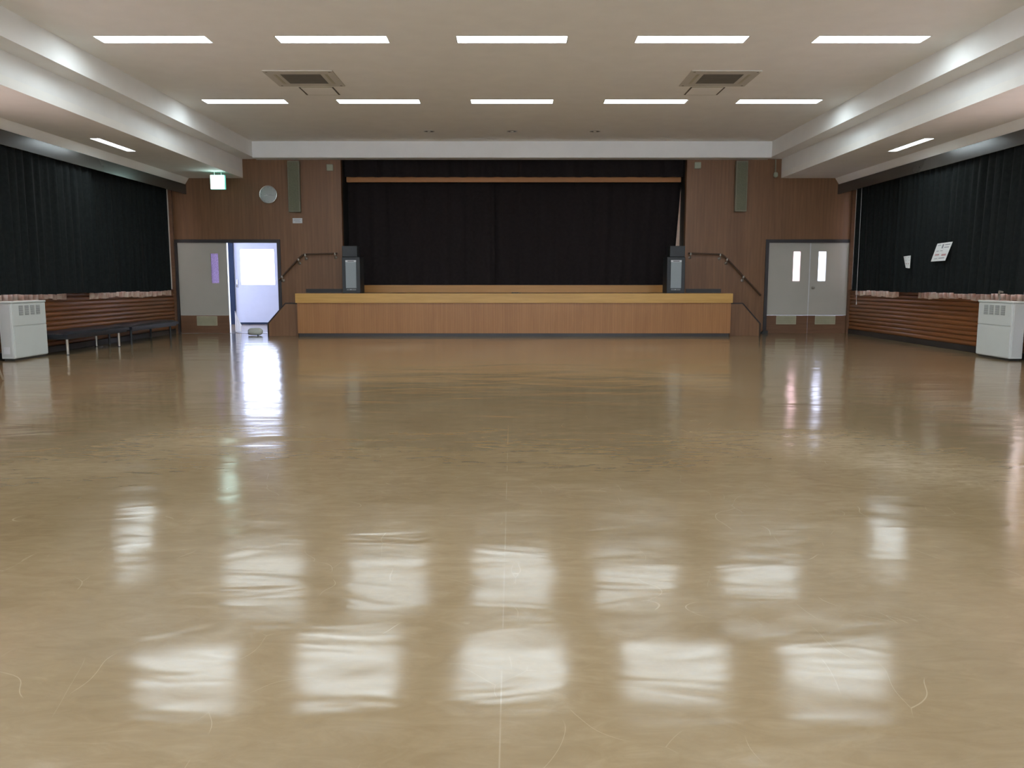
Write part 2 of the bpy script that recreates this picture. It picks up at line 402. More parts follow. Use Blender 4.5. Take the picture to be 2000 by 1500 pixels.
for s, side in ((-1, 'left'), (1, 'right')):
    WIN = WINS[s]
    us, vs_, ok = holes([(a, b, WZ0, WZ1) for a, b in WIN], (YN, YB+.15, 0, ZC+.35))
    struct(slab_build(slab(us, vs_, ok, XW, XW+.15, lambda u, v, w_: (s*w_, u, v)), 'wall_'+side, M['white_paint']))
    # varnished half-round boards below the windows
    mb = MB(); z = .10; hgt = .079; n = 11
    for k in range(n):
        z0 = z + k*hgt; prof = []
        for i in range(6):
            t = i/5; prof.append((XW - .012 - .016*math.sin(math.pi*t)**.6, z0 + .004 + (hgt-.008)*t))
        prof = [(XW, z0), (XW-.004, z0)] + prof + [(XW-.004, z0+hgt), (XW, z0+hgt)]
        m_ = len(prof)
        vv = [(s*x, YN, zz) for x, zz in prof] + [(s*x, YB, zz) for x, zz in prof]
        mb.add(vv, [(i, i+1, i+1+m_, i+m_) for i in range(m_-1)])
    struct(mb.build('trim_%d' % (6 if s < 0 else 7), M['boards']))
    struct(MB().box(s*(XW-.035), s*XW, YN, YB, 0, .10).build('baseboard_'+side, M['kick'], bevel=.004))
    struct(MB().box(s*(XW-.05), s*XW, YN, YB, .969, .98).build('trim_%d' % (8 if s < 0 else 9), M['boards']))
    # dark corner post
    struct(MB().box(s*(XW-.07), s*XW, YB-.07, YB, 0, Z2).build('trim_%d' % (10 if s < 0 else 11), M['door_kick']))
    # curtain box with pale cornice above
    struct(MB().box(s*7.12, s*7.16, YN, YB, 3.04, 3.249).box(s*7.16, s*XW, YN, YB, 3.20, 3.249).build('trim_%d' % (12 if s < 0 else 13), M['pelmet']))
    struct(MB().prism([(s*7.05, Z2+.001), (s*7.14, 3.25), (s*XW, 3.25), (s*XW, Z2+.001)], YN, YB).build('trim_%d' % (14 if s < 0 else 15), M['ceiling']))
    for k, (a, b) in enumerate(WIN):
        r = sroot('window_%d' % (k+1 + (4 if s > 0 else 0)), (s*XW, (a+b)/2, WZ0))
        fr = MB(); x0, x1 = s*(XW+.05), s*(XW+.10)
        for (ya, yb, za, zb) in [(a, b, WZ0, WZ0+.05), (a, b, WZ1-.05, WZ1), (a, a+.05, WZ0+.05, WZ1-.05), (b-.05, b, WZ0+.05, WZ1-.05), ((a+b)/2-.03, (a+b)/2+.03, WZ0+.05, WZ1-.05)]:
            fr.box(x0, x1, ya, yb, za, zb)
        fr.build('window_frame', M['steel'], r)
        MB().box(s*(XW+.07), s*(XW+.076), a+.05, b-.05, WZ0+.05, WZ1-.05).build('window_pane', M['pane'], r)

# ------------------------------------------------------------- side curtains
def curtain(name, mat, ends, z0, z1, plane, amp=.04, wl=.16, lean=(0, 0), hem=.01, seed=0, wall='x', dz=.25, gath=0):
    rnd = random.Random(seed); a, b = ends; Ln = b - a; n = max(8, int(abs(Ln)/.022)); nz = max(2, int((z1-z0)/dz))
    ph = [rnd.uniform(0, 6.3) for _ in range(8)]; vs2 = []; fs = []
    for j in range(nz+1):
        t = j/nz
        z = z0 + (z1-z0)*t
        ea = a + lean[0]*(1-t); eb = b + lean[1]*(1-t)
        for i in range(n+1):
            s = i/n; q = s*Ln
            off = amp*(.75+.25*(1-t))*(math.sin(2*math.pi*q/wl + 1.3*math.sin(q*1.7+ph[0])+ph[1]) + .45*math.sin(2*math.pi*q/(wl*1.63)+ph[2]+.5*t) + .3*math.sin(2*math.pi*q/(wl*.57)+ph[3]))
            zz = z + (hem*(math.sin(q*3.1+ph[4]) + .6*math.sin(q*9+ph[5]) + .5*math.sin(q*21+ph[6])) if j == 0 else 0)
            u = ea + (eb-ea)*s
            vs2.append((plane+off, u, zz) if wall == 'x' else (u, plane+off, zz))
    for j in range(nz):
        for i in range(n): fs.append((j*(n+1)+i, j*(n+1)+i+1, (j+1)*(n+1)+i+1, (j+1)*(n+1)+i))
    mb = MB().add(vs2, fs, True)
    o = mb.build(name, mat)
    return o
BL = 'blackout curtains on the side walls'
tag(curtain('blackout_curtain', M['blackout'], (14.3, 17.8), .95, 3.2, -7.33, .027, .19, (0, 0), .006, 1), 'black curtain on the left wall, the one beside the half open double door', 'curtain', BL)
tag(curtain('blackout_curtain', M['blackout'], (11.0, 14.45), .95, 3.2, -7.215, .027, .2, (0, 0), .006, 2), 'black blackout curtain on the left wall behind the white heater', 'curtain', BL)
tag(curtain('blackout_curtain', M['blackout'], (15.5, 17.85), .955, 3.2, 7.33, .027, .19, (0, 0), .006, 3), 'black blackout curtain on the right wall, the one next to the closed double door', 'curtain', BL)
tag(curtain('blackout_curtain', M['blackout'], (11.6, 15.65), .955, 3.2, 7.215, .027, .2, (.15, 0), .006, 4), 'black blackout curtain on the right wall with two flyers on it', 'curtain', BL)
PL = 'pale curtains hanging behind the blackout curtains'
tag(curtain('pale_curtain', M['lace'], (14.62, 18.05), .845, 3.15, -7.43, .022, .13, (0, 0), .012, 5, dz=.15), 'pale patterned curtain, its hem showing above the black bench on the left', 'curtain', PL)
tag(curtain('pale_curtain', M['lace'], (10.7, 13.85), .85, 3.15, -7.43, .022, .13, (0, 0), .012, 6, dz=.15), 'pale patterned curtain, its hem showing above the left white heater', 'curtain', PL)
tag(curtain('pale_curtain', M['lace'], (15.95, 17.9), .85, 3.15, 7.43, .022, .13, (0, 0), .012, 7, dz=.15), 'short pale curtain hem beside the closed double door on the right', 'curtain', PL)
tag(curtain('pale_curtain', M['lace'], (11.55, 15.2), .85, 3.15, 7.43, .022, .13, (0, 0), .012, 8, dz=.15), 'pale patterned curtain, its hem reaching to the right white heater', 'curtain', PL)
tag(curtain('pale_curtain', M['lace'], (8.0, 11.72), .85, 3.15, 7.36, .03, .15, (0, 0), .012, 9), 'pale uncovered curtain at the right edge of the photo above the heater', 'curtain', PL)
tag(curtain('pale_curtain', M['lace'], (7.0, 10.9), .85, 3.15, -7.36, .03, .15, (0, 0), .012, 10), 'pale uncovered curtain on the left wall in front of the heater', 'curtain', PL)
for k, (s, a, b) in enumerate(((-1, 2.0, 6.9), (1, 2.0, 7.9))):
    tag(curtain('blackout_curtain', M['blackout'], (a, b), .95, 3.2, s*7.30, .03, .2, (0, 0), .006, 11+k), 'black blackout curtain nearest the camera on the %s wall' % ('left', 'right')[k], 'curtain', BL)
# curtain cord
o = MB().tube([(7.21, 17.35, 3.18), (7.21, 17.35, .80), (7.215, 17.35, .72)], .004).cyl((7.215, 17.35, .72), (7.215, 17.35, .66), .009, .006).build('curtain_cord', M['badge'])
tag(o, 'short pale curtain cord hanging below the right blackout curtain by the corner', 'cord')

# ------------------------------------------------------------- ceiling lamps
def make_lamp(name, label, hx, hy, z, loc, group):
    t = thing(name, label, 'ceiling light', loc, group); x, y = loc[0], loc[1]
    g = .004; hx -= g; hy -= g
    fr = MB()
    fr.box(x-hx, x-hx+.012, y-hy, y+hy, z+.001, z+.10); fr.box(x+hx-.012, x+hx, y-hy, y+hy, z+.001, z+.10)
    fr.box(x-hx+.012, x+hx-.012, y-hy, y-hy+.012, z+.001, z+.10); fr.box(x-hx+.012, x+hx-.012, y+hy-.012, y+hy, z+.001, z+.10)
    fr.box(x-hx, x+hx, y-hy, y+hy, z+.10, z+.12)
    fr.build('housing', M['white_paint'], t)
    MB().box(x-hx+.013, x+hx-.013, y-hy+.013, y+hy-.013, z+.035, z+.05).build('diffuser', M['lamp'], t)
    return t
rows = ['far', 'second', 'third', 'fourth', 'nearest']
colsn = ['leftmost of', 'second from the left of', 'middle one of', 'second from the right of', 'rightmost of']
G = 'fluorescent lights in the main ceiling'
base = None
for j, y in enumerate(LY):
    if j == 0: rown = 'the farther row, the one nearer the stage'
    elif j == 1: rown = 'the larger, nearer row'
    else: rown = 'added unseen row %s of lights counted from the stage' % ('', '', 'three', 'four', 'five')[j]
    for i, x in enumerate(LX):
        lab = 'white ceiling light, %s %s' % (colsn[i], rown)
        if base is None:
            base = make_lamp('ceiling_light', lab, LHX, LHY, ZC, (x, y, ZC+.001), G)
        else:
            c = copy_tree(base); c.location = (x, y, ZC+.001); c['label'] = lab
base2 = None
for s, side in ((-1, 'left'), (1, 'right')):
    for k, y in enumerate(SLY):
        lab = ('narrow white light in the low %s ceiling above the curtains' % side) if k == 0 else 'added unseen narrow light in the low %s ceiling, %s from the stage wall' % (side, ('', 'second', 'third')[k])
        if base2 is None:
            base2 = make_lamp('side_ceiling_light', lab, SHX, SHY, Z2, (s*SLX, y, Z2+.001), 'narrow lights in the low side ceilings')
        else:
            c = copy_tree(base2); c.location = (s*SLX, y, Z2+.001); c['label'] = lab

# ------------------------------------------------------------- air conditioners, hatches, downlights
def make_ac(x, y, label):
    t = thing('air_conditioner', label, 'air conditioner', (x, y, ZC-.015), 'ceiling cassette air conditioners')
    us, vs2, ok = holes([(x-.29, x+.29, y-.28, y+.28)], (x-.5, x+.5, y-.46, y+.46))
    slab_build(slab(us, vs2, ok, ZC-.014, ZC, lambda u, v, w_: (u, v, w_)), 'panel', M['ac'], t)
    for s in (-1, 1):
        MB().box(x+s*.37-.02, x+s*.37+.02, y-.28, y+.28, ZC-.0165, ZC-.0145).build('air_outlet', M['vent_edge'], t)
    MB().box(x-.29, x+.29, y-.28, y+.28, ZC-.010, ZC-.002).build('intake_backing', M['line'], t)
    g = MB()
    for k in range(14):
        yy = y-.27 + k*.0415
        g.box(x-.285, x+.285, yy, yy+.02, ZC-.0135, ZC-.0115)
    g.build('intake_grille', M['ac_grille'], t)
    for sx in (-1, 1):
        for sy in (-1, 1):
            MB().cyl((x+sx*.45, y+sy*.41, ZC-.0165), (x+sx*.45, y+sy*.41, ZC-.0142), .018).build('corner_screw', M['ac_grille'], t)
    return t
a = make_ac(-3.05, 12.6, 'square ceiling air conditioner left of centre, brownish grille in the middle')
b = copy_tree(a); b.location = (3.05, 12.6, ZC-.015); b['label'] = 'square ceiling air conditioner right of centre, brownish grille in the middle'
def make_hatch(x, y, label):
    t = thing('inspection_hatch', label, 'hatch', (x, y, ZC-.006), 'ceiling inspection hatches')
    h = .255
    MB().box(x-h+.012, x+h-.012, y-h, y+h, ZC-.005, ZC-.0005).build('hatch_cover', M['ceiling'], t)
    for s in (-1, 1):
        MB().box(x+s*h-.012, x+s*h+.012, y-h, y+h, ZC-.006, ZC-.0005).build('side_joint', M['line'], t)
        MB().box(x-h+.013, x+h-.013, y+s*(h+.003)-.003, y+s*(h+.003)+.003, ZC-.006, ZC-.0005).build('end_joint', M['vent'], t)
    return t
a = make_hatch(-3.02, 13.42, 'square inspection hatch behind the left ceiling air conditioner')
b = copy_tree(a); b.location = (3.02, 13.42, ZC-.006); b['label'] = 'square inspection hatch behind the right ceiling air conditioner'
def make_down(x, y, label):
    t = thing('downlight', label, 'downlight', (x, y, ZC-.01), 'unlit downlights in front of the stage')
    MB().lathe((x, y, ZC), (0, 0, -1), [(0, .115), (.006, .112), (.008, .10), (.004, .095), (.001, .095)]).build('trim_ring', M['ac'], t)
    MB().lathe((x, y, ZC-.001), (0, 0, -1), [(0, .095), (.0015, .05), (.002, .0)]).build('dark_recess', M['line'], t)
    MB().lathe((x, y, ZC-.002), (0, 0, -1), [(0, .035), (.012, .03), (.02, .015), (.022, .0)]).build('bulb', M['ac'], t)
    return t
a = make_down(-1.65, 16.9, 'small unlit round downlight, left one of three before the stage')
for x, l in ((0, 'middle one'), (1.65, 'right one')):
    b = copy_tree(a); b.location = (x, 16.9, ZC-.01); b['label'] = 'small unlit round downlight, %s of three before the stage' % l

# ------------------------------------------------------------- stage
YS = 17.3; SX0, SX1, ZD = pt(576, 573, YS).x, pt(1432, 573, YS).x, .90
t = thing('stage', 'low wooden stage with pale oak edge across the end of the hall', 'stage', ((SX0+SX1)/2, YS+.5, 0))
MB().box(SX0+.03, SX1-.03, YS+.03, YB-.01, .065, .70).build('front_panel', M['stage_front'], t)
MB().box(SX0+.05, SX1-.05, YS+.05, YB-.01, 0, .065).build('kick_board', M['kick'], t)
MB().box(SX0, SX1, YS, YS+.04, .70, ZD).box(SX0, SX0+.04, YS+.04, YB-.01, .70, ZD).box(SX1-.04, SX1, YS+.04, YB-.01, .70, ZD).build('edge_board', M['fascia'], t, bevel=.004)
MB().box(SX0+.04, SX1-.04, YS+.04, YB-.01, .84, ZD-.001).box(OP[0]+.01, OP[1]-.01, YB-.01, 19.0, .84, ZD-.001).build('deck', M['deck'], t)
MB().box(OP[0]+.01, OP[1]-.01, 19.0, 20.7, .84, 1.065).build('raised_back_step', M['riser'], t)
# stage house behind the opening, unseen walls put in to keep out sky light
struct(MB().box(OP[0]-.12, OP[0], YB+.15, 20.8, .5, ZC+.35).build('wall_stage_left', M['black']))
struct(MB().box(OP[1], OP[1]+.12, YB+.15, 20.8, .5, ZC+.35).build('wall_stage_right', M['black']))
struct(MB().box(OP[0]-.12, OP[1]+.12, 20.8, 20.95, 0, ZC+.35).build('wall_stage_back', M['black']))
zb0, zb1 = pt(1000, 356, 18.85).z, pt(1000, 345.5, 18.85).z
struct(MB().box(OP[0]+.04, OP[1]-.04, 18.82, 18.9, zb0, zb1).build('trim_16', M['batten']))
tag(curtain('stage_valance', M['stage_curtain'], (OP[0]+.02, OP[1]-.02), zb1-.02, 3.98, 18.72, .02, .3, hem=.0, seed=20, wall='y'), 'narrow dark valance curtain above the wooden batten of the stage', 'curtain')
GC = 'dark main curtains closing the stage'
xc = pt(965, 450, 19.15).x
x0, x1 = pt(674, 450, 19.15).x, pt(1334, 450, 19.15).x
tag(curtain('stage_curtain', M['stage_curtain'], (x0+.02, xc), 1.067, zb1+.05, 19.15, .018, .34, (.0, .02), .0, 21, 'y'), 'dark maroon-black stage curtain, left half of the stage opening', 'curtain', GC)
tag(curtain('stage_curtain', M['stage_curtain'], (xc-.03, x1), 1.067, zb1+.05, 19.22, .018, .34, (0, -.17), .0, 22, 'y'), 'dark maroon-black stage curtain, right half of the stage opening', 'curtain', GC)
tag(curtain('stage_side_curtain', M['cream'], (pt(1330, 400, 19.0).x, pt(1336, 400, 19.0).x), 1.067, zb0+.05, 19.03, .006, .05, (-.15, 0), .0, 23, 'y'), 'narrow strip of pale pink curtain at the right edge of the stage opening', 'curtain')
tag(curtain('stage_side_curtain', M['lace'], (pt(670.5, 400, 19.0).x, pt(673.5, 400, 19.0).x), 1.067, zb0+.05, 19.03, .006, .04, (0, 0), .0, 24, 'y'), 'thin sliver of pale curtain at the left edge of the stage opening', 'curtain')
# dark strips along the wall on the deck
k = 17
for a, b in ((598, 668), (1340, 1408)):
    xa, xb = pt(a, 568, YB-.03).x, pt(b, 568, YB-.03).x
    struct(MB().box(xa, xb, YB-.04, YB-.001, ZD, ZD+.085).build('trim_%d' % k, M['kick'])); k += 1

# stairs at both ends of the stage
def stairs(s, xe, label):
    t = thing('stage_stairs', label, 'stairs', (xe+s*.3, 17.9, 0), 'stairs at the ends of the stage')
    q = lambda v: xe + s*v
    poly = [(q(.005), 0), (q(.005), .675), (q(.26), .675), (q(.63), .26), (q(.63), 0)]
    if s < 0: poly = poly[::-1]
    MB().prism(poly, 17.5, 17.54).build('cheek_board', M['wall_wood'], t)
    for k, z in enumerate((.655, .48, .31, .155)):
        MB().box(q(.005+.155*k), q(.155+.155*k), 17.55, YB-.015, 0, z).build('step', M['dark_wood'], t)
    poly = [(q(.003), .675), (q(.003), .70), (q(.265), .70), (q(.655), .27), (q(.655), 0), (q(.632), 0), (q(.632), .255), (q(.255), .676)]
    if s < 0: poly = poly[::-1]
    MB().prism(poly, 17.49, 17.55).build('cheek_edge', M['dark_wood'], t)
stairs(-1, SX0, 'brown wooden side stairs at the left end of the stage by the open door')
stairs(1, SX1, 'brown wooden side stairs at the right end of the stage')

# handrails
def handrail(s, label):
    Y = YB-.09
    P = lambda px, py: pt(px if s > 0 else 2003-px, py, Y)
    A, B, C, E = P(1344, 495), P(1409, 497), P(1418, 504), (P(1486, 577) if s > 0 else P(1458, 547))
    t = thing('handrail', label, 'handrail', ((A.x+E.x)/2, Y, E.z), 'stage handrails')
    MB().tube([A, B, (B+C)/2+Vector((0, 0, .008)), C, C.lerp(E, .5), E], .02).build('rail', M['rail'], t)
    for q in (P(1349, 496), P(1407, 498), P(1420, 507), P(1452, 541)):
        br = MB().cyl((q.x, Y, q.z-.02), (q.x, Y, q.z+.026), .026, .022).tube([(q.x, Y, q.z-.02), (q.x, Y+.02, q.z-.06), (q.x, YB-.02, q.z-.075)], .010)
        br.lathe((q.x, YB-.001, q.z-.075), (0, -1, 0), [(0, .035), (.008, .034), (.02, .012), (.021, 0)])
        br.build('bracket', M['steel'], t)
handrail(-1, 'dark wooden handrail with steel brackets, left of the stage opening')
handrail(1, 'dark wooden handrail with steel brackets, right of the stage opening')

# ------------------------------------------------------------- speakers on the stage
def speaker(px0, px1, label, label2, s):
    Y0 = 17.56
    a, b = pt(px0, 540, Y0).x, pt(px1, 540, Y0).x; x = (a+b)/2
    zt = pt(px0, 502, Y0).z
    t = thing('loudspeaker', label, 'loudspeaker', (x, Y0+.2, ZD), 'floor loudspeakers on the stage')
    MB().box(a, b, Y0+.02, Y0+.5, ZD, zt).build('cabinet', M['speaker_box'], t, bevel=.008)
    w2 = .112
    zg0, zg1 = pt(px0, 563, Y0).z, pt(px0, 512, Y0).z
    MB().box(x-w2, x+w2, Y0, Y0+.019, zg0, zg1).build('grille', M['grille'], t, bevel=.004)
    zl = pt(px0, 508, Y0).z
    bd = MB().box(x-w2, x+w2, Y0+.004, Y0+.019, zg1+.002, zl).build('badge', M['badge'], t)
    MB().box(x-w2*.6, x+w2*.6, Y0+.002, Y0+.0039, zg1+.013, zl-.013).build('badge_lettering', M['badge_dark'], bd)
    MB().box(x-.10, x+.10, Y0+.008, Y0+.0195, zg0-.045, zg0-.012).build('control_strip', M['slot'], t)
    MB().cyl((x-.01, Y0+.004, zg0-.028), (x-.01, Y0+.008, zg0-.028), .009).build('emblem', M['badge'], t)
    t2 = thing('monitor_speaker', label2, 'loudspeaker', (x-s*.03, Y0+.2, zt), 'small black speakers on the loudspeakers')
    xx = x-s*.03; hz = .235
    MB().box(xx-.16, xx+.16, Y0+.06, Y0+.36, zt+.002, zt+hz).build('cabinet', M['black'], t2, bevel=.01)
    MB().box(xx-.14, xx+.14, Y0+.05, Y0+.059, zt+.03, zt+hz-.03).build('grille', M['speaker_box'], t2)
speaker(668, 703, 'black floor loudspeaker with pale grey grille at the left side of the stage opening', 'small black speaker lying on the left floor loudspeaker', 1)
speaker(1303, 1338, 'black floor loudspeaker with pale grey grille at the right side of the stage opening', 'small black speaker lying on the right floor loudspeaker', -1)
q = pt(1007, 572, 17.42)
tag(MB().box(q.x-.08, q.x+.06, 17.38, 17.5, ZD, ZD+.018).box(q.x+.06, q.x+.11, 17.42, 17.46, ZD, ZD+.012).build('foot_pedal', M['black'], bevel=.003), 'small flat dark foot pedal lying at the middle of the stage edge', 'pedal')

# ------------------------------------------------------------- things on the back wall
def column_speaker(px0, px1, pyb, label):
    a, b = pt(px0, 365, YB-.12).x, pt(px1, 365, YB-.12).x; zb = pt(px0, pyb, YB-.12).z; zt = 3.74
    t = thing('column_speaker', label, 'loudspeaker', ((a+b)/2, YB-.08, zb), 'tall column speakers on the stage wall')
    MB().box(a, b, YB-.12, YB-.02, zb, zt).build('casing', M['column_edge'], t, bevel=.006)
    MB().box(a+.02, b-.02, YB-.126, YB-.1205, zb+.025, zt-.03).build('speaker_cloth', M['column'], t)
    for z in (zb+.2, zt-.3): MB().box((a+b)/2-.04, (a+b)/2+.04, YB-.0195, YB-.0005, z, z+.1).build('wall_bracket', M['dark_wood'], t)
column_speaker(562, 585, 414, 'tall olive column speaker high on the wall left of the stage')
column_speaker(1437, 1460, 413, 'tall olive column speaker high on the wall right of the stage')
for (px, py, l) in ((644, 327, 'left'), (1363, 323, 'right')):
    q = pt(px, py, YB-.04)
    t = thing('wall_box', 'small square pale green box at the top %s corner of the stage opening' % l, 'box', (q.x, YB-.02, q.z-.07), 'small boxes above the stage corners')
    MB().box(q.x-.068, q.x+.068, YB-.05, YB-.001, q.z-.068, q.z+.068).build('housing', M['switch'], t, bevel=.008)
    MB().box(q.x-.05, q.x+.05, YB-.054, YB-.0505, q.z-.05, q.z+.05).build('cover', M['switch'], t)
# clock
q = pt(523.5, 380, YB-.06); r = .196
t = thing('wall_clock', 'round silver-grey wall clock above the open door', 'clock', (q.x, YB-.03, q.z-r))
MB().lathe((q.x, YB-.001, q.z), (0, -1, 0), [(0, r-.02), (.03, r-.004), (.05, r), (.06, r-.006), (.058, r-.016), (.05, r-.02)], 48).build('rim', M['chrome'], t)
MB().lathe((q.x, YB-.049, q.z), (0, -1, 0), [(0, r-.019), (.002, r-.03), (.003, 0)], 48).build('dial', M['clock_face'], t)
h = MB()
def hand(mb, ang, ln, wd, yy):
    d = Vector((math.sin(ang), 0, math.cos(ang))); n_ = Vector((d.z, 0, -d.x)); c = Vector((q.x, yy, q.z))
    p = [c - d*.02 - n_*wd, c - d*.02 + n_*wd, c + d*ln + n_*wd*.5, c + d*ln - n_*wd*.5]
    mb.add([x for x in p] + [x + Vector((0, .0015, 0)) for x in p], [(0,1,2,3),(7,6,5,4),(0,4,5,1),(1,5,6,2),(2,6,7,3),(3,7,4,0)])
hand(h, math.radians(252), .10, .006, YB-.0545); h.build('hour_hand', M['badge'], t)
h = MB(); hand(h, math.radians(100), .14, .004, YB-.057); h.build('minute_hand', M['slot'], t)
for k in range(12):
    an = k*math.pi/6; c = Vector((q.x+math.sin(an)*.155, YB-.0535, q.z+math.cos(an)*.155))
    MB().box(c.x-.004, c.x+.004, c.y-.0005, c.y+.002, c.z-.008, c.z+.008).build('hour_mark', M['slot'], t)
# notice
q = pt(581, 431, YB-.01)
t = thing('wall_notice', 'small white rectangular notice on the wall below the left column speaker', 'sign', (q.x, YB-.005, q.z-.055))
MB().box(q.x-.105, q.x+.105, YB-.012, YB-.001, q.z-.055, q.z+.055).build('plate', M['badge'], t)
ln = MB()
for k, (a, b) in enumerate(((-.07, .075), (-.08, .05), (-.05, .07))): ln.box(q.x+a, q.x+b, YB-.0135, YB-.0121, q.z+.03-.028*k-.005, q.z+.03-.028*k+.004)
ln.build('print_lines', M['ink'], t)
# exit sign, hanging from the low ceiling
Y = 17.35; q = pt(424.5, 355.5, Y); hs = .135
t = thing('exit_sign', 'lit green and white exit sign under the low ceiling above the left door', 'exit sign', (q.x, Y+.04, q.z-hs))
MB().box(q.x-hs-.012, q.x+hs+.012, Y+.01, Y+.08, q.z-hs-.008, q.z+hs+.008).build('housing', M['exit_g'], t)
MB().box(q.x-hs, q.x+hs, Y, Y+.0095, q.z-hs, q.z+hs).build('lit_panel', M['exit_w'], t)
pg = MB(); yy = Y-.003
def bar(a, b, w_):
    a = Vector((q.x+a[0], yy, q.z+a[1])); b = Vector((q.x+b[0], yy, q.z+b[1])); d = (b-a).normalized(); n_ = Vector((d.z, 0, -d.x))*w_/2
    p = [a-n_, a+n_, b+n_, b-n_]; pg.add(p + [x+Vector((0, .002, 0)) for x in p], [(0,1,2,3),(7,6,5,4),(0,4,5,1),(1,5,6,2),(2,6,7,3),(3,7,4,0)])
bar((.02, -.09), (.02, .09), .012); bar((.02, .09), (.10, .09), .012); bar((.10, .09), (.10, -.09), .012)
bar((-.005, .03), (.03, -.02), .03); bar((-.015, .03), (-.06, .005), .014); bar((.0, .03), (.05, .01), .012); bar((.025, -.015), (-.02, -.05), .018); bar((.03, -.02), (.06, -.08), .018)
pg.cyl((q.x-.012, yy, q.z+.058), (q.x-.012, yy+.002, q.z+.058), .016)
pg.build('pictogram', emit('exit_pictogram', (.25, .95, .75), 2.5), t)
MB().cyl((q.x-.07, Y+.045, q.z+hs+.008), (q.x-.07, Y+.045, Z2-.001), .008).cyl((q.x+.07, Y+.045, q.z+hs+.008), (q.x+.07, Y+.045, Z2-.001), .008).build('hanger', M['white_paint'], t)
# conduit with fire sensor at right
q = pt(1515, 343, YB-.05)
t = thing('wall_detector', 'small pale detector at the end of a thin pipe, right of the stage', 'detector', (q.x, YB-.05, q.z-.06))
MB().tube([(q.x-.005, YB-.03, 3.774), (q.x-.005, YB-.03, q.z+.05)], .014).build('conduit', M['column_edge'], t)
MB().lathe((q.x, YB-.05, q.z+.07), (0, 0, -1), [(0, .0), (.001, .03), (.02, .045), (.06, .05), (.08, .05), (.10, .035), (.115, .012), (.118, 0)]).build('detector_head', M['switch'], t)
MB().box(q.x-.02, q.x+.02, YB-.02, YB-.001, q.z-.02, q.z+.04).build('mounting_plate', M['column_edge'], t)

# ------------------------------------------------------------- doors
def door_frame(root, a, b, zt):
    f = MB(); w_ = .07
    f.box(a-w_, a, YB-.03, YB+.15, 0, zt+w_).box(b, b+w_, YB-.03, YB+.15, 0, zt+w_).box(a, b, YB-.03, YB+.15, zt, zt+w_)
    f.build('frame', M['door_frame'], root)
def leaf(root, a, b, Yf, pane, pmat, vent, name='door_leaf', zt=None):
    zt = zt or DZ-.001; zk = pt(1000, 616, YB).z
    us, vs2, ok = holes([pane], (a, b, zk, zt))
    l = slab_build(slab(us, vs2, ok, Yf, Yf+.04, lambda u, v, w_: (u, w_, v)), name, M['door'], root)
    MB().box(a, b, Yf, Yf+.04, .0005, zk-.002).build('kick_panel', M['door_kick'], l)
    MB().box(pane[0], pane[1], Yf+.015, Yf+.021, pane[2], pane[3]).build('pane', pmat, l)
    v = MB(); (va, vb, v0, v1) = vent
    v.box(va, vb, Yf-.008, Yf-.001, v0, v1); v.build('vent_frame', M['vent_edge'], l)
    g = MB()
    for k in range(7):
        z = v0+.018 + k*(v1-v0-.036)/7; g.box(va+.012, vb-.012, Yf-.012, Yf-.0085, z, z+(v1-v0-.036)/7*.7)
    g.build('vent_slats', M['vent'], l)
    return l
X_ = lambda px: pt(px, 560, YB).x
Z_ = lambda py: pt(1000, py, YB).z
# right double door
r = sroot('door_1', ((DR[0]+DR[1])/2, YB, 0)); door_frame(r, DR[0], DR[1], DZ)
MB().box(DR[0], DR[1], YB+.065, YB+.15, 0, .02).box(DR[0], DR[1], YB+.065, YB+.15, DZ-.02, DZ).build('door_stop', M['door_frame'], r)
xm = X_(1580.5)
pz0, pz1 = Z_(549), Z_(491)
leaf(r, DR[0]+.004, xm-.003, YB+.02, (X_(1548), X_(1562), pz0, pz1), M['frost_pink'], (X_(1519), X_(1558), Z_(633.5), Z_(616.5)))
l2 = leaf(r, xm+.003, DR[1]-.004, YB+.02, (X_(1597), X_(1612), pz0, pz1), M['frost_white'], (X_(1595), X_(1635), Z_(633.5), Z_(616.5)))
MB().box(xm-.012, xm+.008, YB+.012, YB+.019, Z_(616), DZ-.012).build('astragal', M['badge'], r)
q = pt(1588, 562, YB)
MB().lathe((q.x, YB+.019, q.z), (0, -1, 0), [(0, .032), (.006, .03), (.012, .012), (.03, .012), (.036, .026), (.05, .03), (.06, .022), (.064, 0)], 20).build('knob', M['steel'], l2)
# left double door, right leaf standing open
r = sroot('door_2', ((DL[0]+DL[1])/2, YB, 0)); door_frame(r, DL[0], DL[1], DZ)
xe = X_(444)
leaf(r, DL[0]+.004, xe, YB+.02, (X_(413), X_(428), Z_(553), Z_(495)), M['frost'], (X_(381), X_(421), Z_(636), Z_(617.5)))
MB().box(DL[0], DL[1], YB, YB+.15, 0, .006).build('threshold', M['chrome'], r)
# right leaf swung out into the lobby, seen edge on
l = D.objects.new('door_leaf_open', None); COL.objects.link(l); l.parent = r; l.location = (0, 0, 0)
D.objects.remove(l)
MB().box(DL[1]+.02, DL[1]+.06, YB+.16, YB+1.05, .012, DZ-.01).build('open_leaf', M['door'], r)

